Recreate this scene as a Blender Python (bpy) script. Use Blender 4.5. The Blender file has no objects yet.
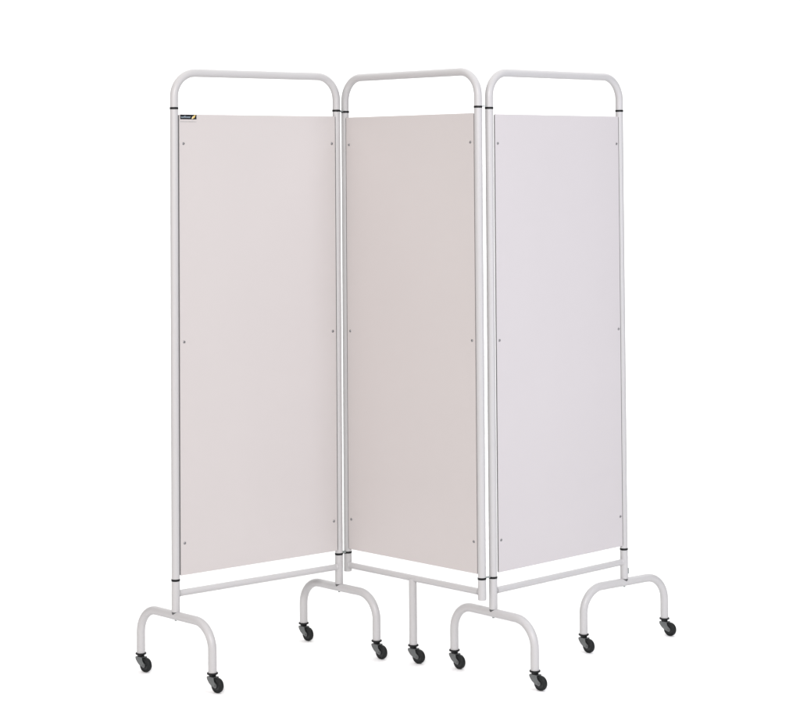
import bpy, bmesh, math, random
from mathutils import Vector, Matrix

random.seed(4)
scene = bpy.context.scene
C = scene.collection
PI = math.pi

# ------------------------------------------------------------------ camera
FLOOR = 0.2980                      # height of the lower rings above the floor
cam_d = bpy.data.cameras.new('camera')
cam = bpy.data.objects.new('camera', cam_d)
C.objects.link(cam)
cam_d.sensor_fit = 'HORIZONTAL'
cam_d.sensor_width = 36.0
cam_d.lens = 1921.71 / 800 * 36
cam_d.shift_x = (400 - 460.71) / 800
cam_d.shift_y = (108.65 - 360.5) / 800
cam_d.clip_end = 200
PITCH, ROLL = 0.03111, -0.008086
cam.matrix_world = (Matrix.Translation((0, 0, 1.21609 + FLOOR))
                    @ Matrix.Rotation(PI / 2 + PITCH, 4, 'X')
                    @ Matrix.Rotation(ROLL, 4, 'Z'))
scene.camera = cam

# ------------------------------------------------------------------ world and lamps (a white studio; all lamps but the key are added)
W = bpy.data.worlds.new('World')
scene.world = W
W.use_nodes = True
bg = W.node_tree.nodes['Background']
bg.inputs['Color'].default_value = (1.0, 0.985, 0.98, 1)
bg.inputs['Strength'].default_value = 0.10

def lamp(name, loc, target, sx, sy, power, col):
    d = bpy.data.lights.new(name, 'AREA')
    d.shape = 'RECTANGLE'
    d.size, d.size_y, d.energy, d.color = sx, sy, power, col
    o = bpy.data.objects.new(name, d)
    C.objects.link(o)
    o.location = loc
    o.rotation_euler = (Vector(target) - Vector(loc)).to_track_quat('-Z', 'Y').to_euler()
    return o

lamp('added_overhead_lamp', (0, 7.3, 4.3), (0, 7.3, 0), 9, 6.6, 322, (1, 1, 1))  # unseen lamp, added to burn the paper floor out to white
lamp('added_backdrop_lamp', (0, 7.4, 3.4), (0, 10.6, 1.6), 7, 0.8, 40, (1, 1, 1))  # unseen lamp, added to keep the backdrop pure white
lamp('key_softbox', (-0.3, -0.6, 3.3), (0.0, 5.9, 1.45), 1.7, 1.4, 422, (1.0, 0.978, 0.962))
lamp('added_side_lamp', (1.6, 4.45, 1.55), (0.4, 6.0, 1.2), 0.6, 1.9, 25.5, (0.86, 0.885, 1.0))  # unseen lamp, added to brighten and cool the right panel
lamp('added_fill_lamp', (-2.0, 4.45, 1.5), (-0.1, 6.0, 1.2), 0.6, 1.8, 13, (1.0, 0.90, 0.90))  # unseen lamp, added to lift the middle panel

scene.view_settings.view_transform = 'Standard'
scene.view_settings.look = 'None'
scene.view_settings.exposure = 0
scene.view_settings.gamma = 1

# ------------------------------------------------------------------ materials
def mat(name, col, rough=0.5, metal=0.0, bump=0.0, scale=400, vary=0.0, spec=0.5, vscale=3.0):
    m = bpy.data.materials.new(name)
    m.use_nodes = True
    nt = m.node_tree
    b = nt.nodes['Principled BSDF']
    b.inputs['Base Color'].default_value = (*col, 1)
    b.inputs['Roughness'].default_value = rough
    b.inputs['Metallic'].default_value = metal
    b.inputs['Specular IOR Level'].default_value = spec
    tc = nt.nodes.new('ShaderNodeTexCoord')
    if bump:
        n = nt.nodes.new('ShaderNodeTexNoise')
        n.inputs['Scale'].default_value = scale
        n.inputs['Detail'].default_value = 2
        nt.links.new(tc.outputs['Object'], n.inputs['Vector'])
        bp = nt.nodes.new('ShaderNodeBump')
        bp.inputs['Strength'].default_value = bump
        bp.inputs['Distance'].default_value = 0.001
        nt.links.new(n.outputs['Fac'], bp.inputs['Height'])
        nt.links.new(bp.outputs['Normal'], b.inputs['Normal'])
    if vary:
        n2 = nt.nodes.new('ShaderNodeTexNoise')
        n2.inputs['Scale'].default_value = vscale
        n2.inputs['Detail'].default_value = 4
        nt.links.new(tc.outputs['Object'], n2.inputs['Vector'])
        mx = nt.nodes.new('ShaderNodeMix')
        mx.data_type = 'RGBA'
        mx.inputs[6].default_value = (*[c * (1 - vary) for c in col], 1)
        mx.inputs[7].default_value = (*[min(1, c * (1 + vary)) for c in col], 1)
        nt.links.new(n2.outputs['Fac'], mx.inputs[0])
        nt.links.new(mx.outputs[2], b.inputs['Base Color'])
        mr = nt.nodes.new('ShaderNodeMapRange')
        mr.inputs['To Min'].default_value = rough - 0.05
        mr.inputs['To Max'].default_value = rough + 0.05
        nt.links.new(n2.outputs['Fac'], mr.inputs['Value'])
        nt.links.new(mr.outputs['Result'], b.inputs['Roughness'])
    return m

M_paint = mat('white_powder_coat', (0.418, 0.411, 0.414), 0.36, bump=0.10, scale=500, vary=0.015, vscale=9, spec=0.32)
M_panel = mat('white_laminate_sheet', (0.462, 0.432, 0.426), 0.6, bump=0.05, scale=260, vary=0.02, spec=0.35)
M_cool = mat('laminate_sheet_cooler_tint', (0.464, 0.440, 0.449), 0.6, bump=0.05, scale=260, vary=0.02, spec=0.35)  # sheet colour tinted slightly cooler, used on one panel
M_shade = mat('grey_edge_shade', (0.11, 0.108, 0.108), 0.6, vary=0.08)  # colour of the shade line between sheet and post
M_ring = mat('black_plastic', (0.007, 0.0075, 0.008), 0.5, vary=0.1, spec=0.2)
M_saddle = mat('dark_grey_plastic', (0.07, 0.07, 0.072), 0.5, vary=0.1)
M_link = mat('dull_link_metal', (0.26, 0.285, 0.28), 0.45, metal=0.5)
M_screw = mat('screw_metal', (0.22, 0.22, 0.225), 0.35, metal=0.75)
M_zinc = mat('zinc_plate', (0.145, 0.152, 0.152), 0.40, metal=0.75, vary=0.12, vscale=60)
M_rubber = mat('black_rubber', (0.009, 0.0102, 0.0105), 0.6, bump=0.1, scale=900, vary=0.15, vscale=70, spec=0.2)
M_hub = mat('hub_plastic', (0.014, 0.0155, 0.016), 0.5, spec=0.3)
M_black = mat('badge_black', (0.006, 0.007, 0.010), 0.5, spec=0.15)
M_text = mat('badge_lettering', (0.27, 0.33, 0.38), 0.5)
M_gold = mat('badge_gold', (0.58, 0.41, 0.11), 0.45)
M_cream = mat('badge_cream', (0.70, 0.58, 0.34), 0.45)
M_print = mat('small_grey_print', (0.27, 0.265, 0.265), 0.6)
M_ground = mat('added_dark_floor', (0.16, 0.155, 0.15), 0.6, vary=0.1)
M_floor = mat('white_studio_paper', (0.90, 0.90, 0.90), 0.8, vary=0.004, spec=0.2)

# ------------------------------------------------------------------ helpers
def link_mesh(name, bm, m, parent=None, smooth=True, loc=None, mtx=None):
    me = bpy.data.meshes.new(name)
    bmesh.ops.recalc_face_normals(bm, faces=bm.faces)
    if smooth:
        for f in bm.faces:
            f.smooth = True
        for e in bm.edges:
            if len(e.link_faces) == 2 and e.calc_face_angle(0) > math.radians(38):
                e.smooth = False
    bm.to_mesh(me)
    bm.free()
    for mm in (m if isinstance(m, (list, tuple)) else [m]):
        me.materials.append(mm)
    o = bpy.data.objects.new(name, me)
    C.objects.link(o)
    if parent:
        o.parent = parent
    if mtx is not None:
        o.matrix_local = mtx
    elif loc is not None:
        o.location = loc
    return o

def add_tube(bm, pts, r, n=24, caps=True):
    """Tube swept along a planar path."""
    pts = [Vector(p) for p in pts]
    rings = []
    ref = None
    for i, p in enumerate(pts):
        a = pts[i] - pts[i - 1] if i else pts[1] - pts[0]
        b = pts[i + 1] - pts[i] if i < len(pts) - 1 else pts[-1] - pts[-2]
        t = (a.normalized() + b.normalized()).normalized()
        if ref is None:
            ref = Vector((0, 0, 1)) if abs(t.z) < 0.9 else Vector((1, 0, 0))
            u = (ref - t * ref.dot(t)).normalized()
        else:
            u = (u - t * u.dot(t)).normalized()
        v = t.cross(u)
        rings.append([bm.verts.new(p + (u * math.cos(k * 2 * PI / n) + v * math.sin(k * 2 * PI / n)) * r) for k in range(n)])
    for a, b in zip(rings, rings[1:]):
        for k in range(n):
            bm.faces.new((a[k], a[(k + 1) % n], b[(k + 1) % n], b[k]))
    if caps:
        bm.faces.new(rings[0][::-1])
        bm.faces.new(rings[-1])

def add_lathe(bm, prof, n=28, mtx=None, mat_index=0):
    """prof: (radius, height) pairs about local Z."""
    rings = []
    for r, h in prof:
        if r < 1e-6:
            rings.append([bm.verts.new((0, 0, h))])
        else:
            rings.append([bm.verts.new((r * math.cos(k * 2 * PI / n), r * math.sin(k * 2 * PI / n), h)) for k in range(n)])
    vs = [v for q in rings for v in q]
    for a, b in zip(rings, rings[1:]):
        for k in range(n):
            if len(a) == 1 and len(b) == 1:
                continue
            if len(a) == 1:
                f = bm.faces.new((a[0], b[k], b[(k + 1) % n]))
            elif len(b) == 1:
                f = bm.faces.new((a[k], a[(k + 1) % n], b[0]))
            else:
                f = bm.faces.new((a[k], a[(k + 1) % n], b[(k + 1) % n], b[k]))
            f.material_index = mat_index
    if mtx is not None:
        bmesh.ops.transform(bm, matrix=mtx, verts=vs)
    return vs

def add_box(bm, lo, hi, mtx=None, mat_index=0, bevel=0):
    x0, y0, z0 = lo
    x1, y1, z1 = hi
    v = [bm.verts.new(p) for p in ((x0, y0, z0), (x1, y0, z0), (x1, y1, z0), (x0, y1, z0), (x0, y0, z1), (x1, y0, z1), (x1, y1, z1), (x0, y1, z1))]
    fs = [bm.faces.new([v[i] for i in q]) for q in ((0, 3, 2, 1), (4, 5, 6, 7), (0, 1, 5, 4), (1, 2, 6, 5), (2, 3, 7, 6), (3, 0, 4, 7))]
    for f in fs:
        f.material_index = mat_index
    if mtx is not None:
        bmesh.ops.transform(bm, matrix=mtx, verts=v)
    if bevel:
        es = list({e for f in fs for e in f.edges})
        bmesh.ops.bevel(bm, geom=es, offset=bevel, segments=2, affect='EDGES')

def add_prism(bm, poly, y0, y1, mat_index=0):
    """poly in (x, z), extruded along y."""
    a = [bm.verts.new((x, y0, z)) for x, z in poly]
    b = [bm.verts.new((x, y1, z)) for x, z in poly]
    n = len(poly)
    fs = [bm.faces.new(a), bm.faces.new(b[::-1])]
    for k in range(n):
        fs.append(bm.faces.new((a[k], b[k], b[(k + 1) % n], a[(k + 1) % n])))
    for f in fs:
        f.material_index = mat_index

def arch(x0, x1, zlow0, zlow1, ztop, r, steps=14):
    """Path of an inverted U in the local xz plane with rounded corners."""
    p = [(x0, 0, zlow0)]
    for k in range(steps + 1):
        a = PI - k / steps * PI / 2
        p.append((x0 + r + r * math.cos(a), 0, ztop - r + r * math.sin(a)))
    for k in range(steps + 1):
        a = PI / 2 - k / steps * PI / 2
        p.append((x1 - r + r * math.cos(a), 0, ztop - r + r * math.sin(a)))
    p.append((x1, 0, zlow1))
    return p

def frame_matrix(p, q):
    """x along p->q, y away from the camera, z up; origin at p on the floor."""
    d = Vector((q[0] - p[0], q[1] - p[1], 0)).normalized()
    m = Matrix(((d.x, -d.y, 0, p[0]), (d.y, d.x, 0, p[1]), (0, 0, 1, 0), (0, 0, 0, 1)))
    return m

# ------------------------------------------------------------------ setting: added dark floor that cuts bounce light, white paper sweep on it
bm = bmesh.new()
bm.faces.new([bm.verts.new(p) for p in ((-30, -20, -0.004), (30, -20, -0.004), (30, 30, -0.004), (-30, 30, -0.004))])
flo = link_mesh('floor', bm, M_ground)  # unseen dark floor, added so less light bounces onto the tubes
flo['kind'] = 'structure'
bm = bmesh.new()
prof = [(3.6, 0.0), (5.5, 0), (7.0, 0), (8.0, 0.0)]
for k in range(0, 17):
    a = k / 16 * PI / 2
    prof.append((8.4 + 2.4 * math.sin(a), 2.4 - 2.4 * math.cos(a)))
prof.append((10.8, 6.0))
prev = None
for y, z in prof:
    cur = [bm.verts.new((x, y, z)) for x in (-4.6, -2.3, 0, 2.3, 4.6)]
    if prev:
        for i in range(4):
            bm.faces.new((prev[i], prev[i + 1], cur[i + 1], cur[i]))
    prev = cur
swp = link_mesh('backdrop', bm, M_floor)
swp['kind'] = 'structure'

# ------------------------------------------------------------------ the folding screen
root = bpy.data.objects.new('folding_screen', None)
C.objects.link(root)
root.location = (-0.16, 5.95, 0)
root['label'] = 'white three-panel folding privacy screen with tubular frame on black castors'
root['category'] = 'folding screen'
bpy.context.view_layer.update()
RI = Matrix.Translation(-root.location)

Z1 = FLOOR                # lower rings
Z2 = FLOOR + 1.40         # upper rings
ZC = FLOOR - 0.2425       # tops of the castor plugs
R = 0.0120
P = {'A': ((-0.85873, 5.75424), (-0.39683, 6.12572)),
     'B': ((-0.37046, 6.15322), (0.05176, 5.74005)),
     'C': ((0.08501, 5.75694), (0.50884, 6.16691))}
DS = {'A': 0.0034, 'B': 0.0, 'C': -0.0034}
OFF = {'A': 0.0065, 'B': 0.0045, 'C': 0.0060}     # how far each sheet sits in front of its posts

def ring_bm(z, r=0.0129, h=0.0066):
    b = bmesh.new()
    add_lathe(b, [(R - 0.001, -h / 2), (r - 0.0008, -h / 2), (r, -h / 2 + 0.0008), (r, h / 2 - 0.0008), (r - 0.0008, h / 2), (R - 0.001, h / 2)], 32)
    return b

for key in 'ABC':
    p, q = P[key]
    w = math.hypot(q[0] - p[0], q[1] - p[1])
    mx = RI @ frame_matrix(p, q)
    z2 = Z2 + DS[key]
    # upright frame: one bent tube
    bm = bmesh.new()
    add_tube(bm, arch(0, w, Z1 - 0.004, Z1 - 0.004, z2 + 0.1075, 0.073), R)
    fr = link_mesh('screen_frame', bm, M_paint, root, mtx=mx)
    for x in (0, w):
        for z in (Z1, z2):
            link_mesh('collar', ring_bm(z), M_ring, fr, loc=(x, 0, z))
    # sheet
    off = OFF[key]
    ov = 0.0022
    x0, x1 = R - (-0.0012 if key == 'C' else ov), w - R + (-0.0015 if key == 'C' else ov)
    zb, zt = Z1 + 0.0125, z2 - 0.0185
    yf = -off
    bm = bmesh.new()
    add_box(bm, (x0 + 0.0022, yf - 0.003, zb), (x1 - 0.0022, yf, zt), bevel=0.0006)
    pn = link_mesh('panel', bm, M_cool if key == 'C' else M_panel, root, mtx=mx)
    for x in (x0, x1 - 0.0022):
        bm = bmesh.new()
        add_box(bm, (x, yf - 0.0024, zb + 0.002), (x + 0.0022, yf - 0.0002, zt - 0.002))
        link_mesh('edge_shade', bm, M_shade, pn, smooth=False)  # dark strip stands in for the crease shade beside each post
    for x in (0.0265, w - 0.0255):
        for z in (z2 - 0.1055, (Z1 + z2) / 2 + 0.003, Z1 + 0.107):
            bm = bmesh.new()
            rot = Matrix.Rotation(PI / 2, 4, 'X')
            add_lathe(bm, [(0.0, 0.0009), (0.0009, 0.0009), (0.0012, 0.0022), (0.0030, 0.0018), (0.0040, 0.0006), (0.0042, 0.0)], 16, rot)
            link_mesh('screw', bm, M_screw, pn, loc=(x + random.uniform(-.0005, .0005), yf - 0.003, z + random.uniform(-.0007, .0007)))
    if key == 'A':
        # maker's badge in the top corner of this sheet
        bm = bmesh.new()
        bx0, bx1, bz1 = x0 + 0.0055, x0 + 0.0615, zt - 0.0006
        bz0 = bz1 - 0.0138
        yb = yf - 0.003
        add_box(bm, (bx0, yb - 0.0008, bz0), (bx1, yb + 0.0004, bz1), mat_index=0)
        # lettering
        cu = bpy.data.curves.new('lettering', 'FONT')
        cu.body = 'sunflower'
        cu.size = 0.0088
        cu.extrude = 0.0001
        cu.offset = 0.00012
        to = bpy.data.objects.new('lettering', cu)
        C.objects.link(to)
        dg = bpy.context.evaluated_depsgraph_get()
        tm = bpy.data.meshes.new_from_object(to.evaluated_get(dg))
        bpy.data.objects.remove(to)
        bt = bmesh.new()
        bt.from_mesh(tm)
        xs = [v.co.x for v in bt.verts]
        sx = 0.0335 / (max(xs) - min(xs))
        bmesh.ops.transform(bt, matrix=Matrix.Translation((bx0 + 0.0022, yb - 0.0011, bz0 + 0.0042)) @ Matrix.Rotation(PI / 2, 4, 'X') @ Matrix.Diagonal((sx, 1, 1, 1)) @ Matrix.Translation((-min(xs), 0, 0)), verts=bt.verts)
        for f in bt.faces:
            f.material_index = 1
        bt.to_mesh(tm)
        bt.free()
        bm.from_mesh(tm)
        # petals
        def petal(cx, cz, ang, ln, wd, mi, y):
            pts = []
            for s in (1, -1):
                rr = range(0, 9) if s == 1 else range(7, 0, -1)
                for k in rr:
                    t = k / 8
                    u, v = (t - 0.5) * ln, s * wd * math.sin(PI * t) ** 0.8
                    pts.append((cx + u * math.cos(ang) - v * math.sin(ang), cz + u * math.sin(ang) + v * math.cos(ang)))
            add_prism(bm, pts, y - 0.0003, y, mi)
        petal(bx0 + 0.0425, bz0 + 0.0050, math.radians(62), 0.0108, 0.0022, 3, yb - 0.0009)
        petal(bx0 + 0.0475, bz0 + 0.0078, math.radians(52), 0.0150, 0.0026, 2, yb - 0.0010)
        # faint line of print beneath
        x = bx0
        while x < bx1 - 0.002:
            ln = random.uniform(0.0012, 0.0034)
            add_box(bm, (x, yb - 0.0003, bz0 - 0.0083), (x + ln, yb + 0.0004, bz0 - 0.0066), mat_index=4)
            x += ln + random.uniform(0.0006, 0.0014)
        link_mesh('badge', bm, [M_black, M_text, M_gold, M_cream, M_print], pn, smooth=False)
        pn['label'] = 'panel with a small black and gold badge in its upper corner'

    if key == 'C':
        pn['label'] = 'panel tinted slightly cooler than the other two'

    # lower rail: two sleeves and a cross bar
    low = {'A': (Z1 - 0.0935, Z1 - 0.0935), 'B': (Z1 - 0.0625, Z1 - 0.0600), 'C': (Z1 - 0.0935, Z1 - 0.0935)}[key]
    if key == 'B':
        low = (Z1 - 0.0600, Z1 - 0.0630)
    bm = bmesh.new()
    for x, zl in ((0, low[0]), (w, low[1])):
        b2 = R + 0.0004
        add_lathe(bm, [(0, zl + 0.004), (b2 - 0.002, zl + 0.004), (b2 - 0.002, zl), (b2 - 0.0006, zl), (b2, zl + 0.0006), (b2, Z1 - 0.0035), (b2 - 0.0006, Z1 - 0.0030), (0, Z1 - 0.0030)], 32, Matrix.Translation((x, 0, 0)))
    add_tube(bm, [(0.004, 0, Z1 - 0.0405), (w - 0.004, 0, Z1 - 0.0405)], 0.0095)
    for x, s in ((0, 1), (w, -1)):            # weld fillets
        add_lathe(bm, [(0.0112, 0.0), (0.0104, 0.0012), (0.0097, 0.0032), (0.0093, 0.0036)], 24,
                  Matrix.Translation((x + s * 0.0108, 0, Z1 - 0.0405)) @ Matrix.Rotation(s * PI / 2, 4, 'Y'))
    lr = link_mesh('lower_rail', bm, M_paint, root, mtx=mx)
    if key == 'B':
        bm = bmesh.new()
        add_tube(bm, [(w * 0.501, 0, Z1 - 0.041), (w * 0.501, 0, ZC)], R)
        link_mesh('middle_leg', bm, M_paint, root, mtx=mx)

# hinge links between neighbouring posts
def hinge(a, b, z, h):
    mid = (Vector((*a, 0)) + Vector((*b, 0))) / 2
    d = Vector((b[0] - a[0], b[1] - a[1], 0))
    g = d.length - 2 * 0.0120
    m = RI @ Matrix.Translation((mid.x, mid.y, z)) @ Matrix.Rotation(math.atan2(d.y, d.x), 4, 'Z')
    bm = bmesh.new()
    add_box(bm, (-g / 2 - 0.002, -0.0045, -h / 2), (g / 2 + 0.002, 0.0045, h / 2), bevel=0.0006)
    add_lathe(bm, [(0, -h / 2 - 0.0008), (0.0022, -h / 2 - 0.0008), (0.0022, h / 2 + 0.0008), (0, h / 2 + 0.0012)], 16)
    link_mesh('hinge_link', bm, M_link, root, mtx=m)
hinge(P['A'][1], P['B'][0], Z2 + 0.0018, 0.0036)
hinge(P['A'][1], P['B'][0], Z1 + 0.0022, 0.0060)
hinge(P['B'][1], P['C'][0], Z2 + 0.0022, 0.0018)
hinge(P['B'][1], P['C'][0], Z1 + 0.0022, 0.0032)

# feet
L = 0.1716
ZF = Z1 - 0.0925 - 0.0125
FEET = [(P['A'][0], -43.84), (P['A'][1], -44.24), (P['C'][0], -46.84), (P['C'][1], 36.90)]
castor_spots = []
foot_me = None
for p, ang in FEET:
    m = RI @ Matrix.Translation((p[0], p[1], 0)) @ Matrix.Rotation(math.radians(ang), 4, 'Z')
    bm = bmesh.new()
    add_tube(bm, arch(-L, L, ZC, ZC, ZF, 0.076), 0.0125)
    ft = link_mesh('foot', bm, M_paint, root, mtx=m)
    bm = bmesh.new()
    add_lathe(bm, [(0, ZF), (0.0118, ZF), (0.0118, Z1 - 0.0915), (0, Z1 - 0.0915)], 28)
    link_mesh('saddle', bm, M_saddle, ft)
    bm = bmesh.new()
    add_lathe(bm, [(0, ZF - 0.0155), (0.0030, ZF - 0.0155), (0.0036, ZF - 0.0150), (0.0036, ZF - 0.011), (0, ZF - 0.011)], 6)
    link_mesh('bolt', bm, M_link, ft)
    for s in (-1, 1):
        a = math.radians(ang)
        castor_spots.append((p[0] + s * L * math.cos(a), p[1] + s * L * math.sin(a)))
# weld tab on the far sleeve
bm = bmesh.new()
add_box(bm, (-0.0025, -0.0020, Z1 - 0.0785), (0.0022, 0.0022, Z1 - 0.0605), bevel=0.0008)
link_mesh('latch_tab', bm, M_link, root, mtx=RI @ Matrix.Translation((P['C'][1][0] + 0.0135, P['C'][1][1] - 0.001, 0)))

pb, qb = P['B']
castor_spots.append((pb[0] + (qb[0] - pb[0]) * 0.501, pb[1] + (qb[1] - pb[1]) * 0.501))

# castors: plug, zinc fork, wheel
TR, WR, AX = 0.0215, 0.0215, ZC - 0.0215       # trail, wheel radius, drop of axle below plug
def make_castor():
    bm = bmesh.new()
    add_lathe(bm, [(0, 0.003), (0.0105, 0.003), (0.0105, 0), (0.0152, 0), (0.0162, -0.0010), (0.0162, -0.0038), (0.0150, -0.0050),
                   (0.0118, -0.0060), (0.0100, -0.0090), (0.0100, -0.0120), (0, -0.0120)], 32)
    pl = link_mesh('castor', bm, M_ring, root)
    # fork: local x trails, y across
    bm = bmesh.new()
    side = [(-0.0125, -0.0115), (-0.0135, -0.0150), (-0.0120, -0.0195), (-0.0040, -0.0290), (0.0060, -0.0345 - 0.0010)]
    ax, az, rr = TR, -AX, 0.0066
    start = math.radians(232)
    for k in range(9):
        a = start + k / 8 * math.radians(200)
        side.append((ax + rr * math.cos(a), az + rr * math.sin(a)))
    side += [(0.0175, -0.0225), (0.0155, -0.0175), (0.0150, -0.0115)]
    side[4] = (0.0085, -0.0372)
    HW = 0.0105
    for s in (-1, 1):
        y0, y1 = (s * HW, s * (HW - 0.0018)) if s > 0 else (s * HW, s * (HW - 0.0018))
        add_prism(bm, side, min(y0, y1), max(y0, y1))
    add_box(bm, (-0.0125, -HW + 0.0003, -0.0134), (0.0148, HW - 0.0003, -0.0112), bevel=0.0004)
    # front web, following the leading edge
    web = [(-0.0132, -0.0125), (-0.0137, -0.0150), (-0.0122, -0.0197), (-0.0075, -0.0255), (-0.0062, -0.0243), (-0.0106, -0.0190), (-0.0120, -0.0150), (-0.0116, -0.0125)]
    add_prism(bm, web, -HW + 0.0004, HW - 0.0004)
    fk = link_mesh('fork', bm, M_zinc, pl)
    bv = fk.modifiers.new('bevel', 'BEVEL')
    bv.width = 0.0005
    bv.segments = 2
    # axle heads belong to the fork's look but are their own piece
    bm = bmesh.new()
    rx = Matrix.Translation((TR, 0, -AX)) @ Matrix.Rotation(PI / 2, 4, 'X')
    add_lathe(bm, [(0, -HW - 0.0016), (0.0022, -HW - 0.0016), (0.0030, -HW - 0.0008), (0.0030, HW + 0.0008), (0.0022, HW + 0.0016), (0, HW + 0.0016)], 18, rx)
    link_mesh('axle', bm, M_saddle, pl)
    # wheel
    bm = bmesh.new()
    h = 0.0078
    pr = [(0.0, -h + 0.0006), (0.006, -h + 0.0006), (0.0066, -h + 0.0022), (0.0140, -h + 0.0022), (0.0152, -h + 0.0006), (0.0178, -h), (0.0198, -h + 0.0012), (0.0210, -h + 0.0034), (0.0215, 0)]
    pr = pr + [(r, -z) for r, z in pr[-2::-1]]
    add_lathe(bm, pr, 48, rx)
    for f in bm.faces:
        c = f.calc_center_median() - Vector((TR, 0, -AX))
        if math.hypot(c.x, c.z) < 0.0146:
            f.material_index = 1
    link_mesh('wheel', bm, [M_rubber, M_hub], pl)
    return pl
AX = 0.0340
CAZ = math.radians(-42)
first = None
for i, (x, y) in enumerate(castor_spots):
    m = RI @ Matrix.Translation((x, y, ZC)) @ Matrix.Rotation(CAZ + random.uniform(-0.11, 0.11), 4, 'Z')
    if first is None:
        first = make_castor()
        c = first
    else:
        c = first.copy()
        C.objects.link(c)
        for ch in first.children:
            d = ch.copy()
            C.objects.link(d)
            d.parent = c
    c.matrix_local = m
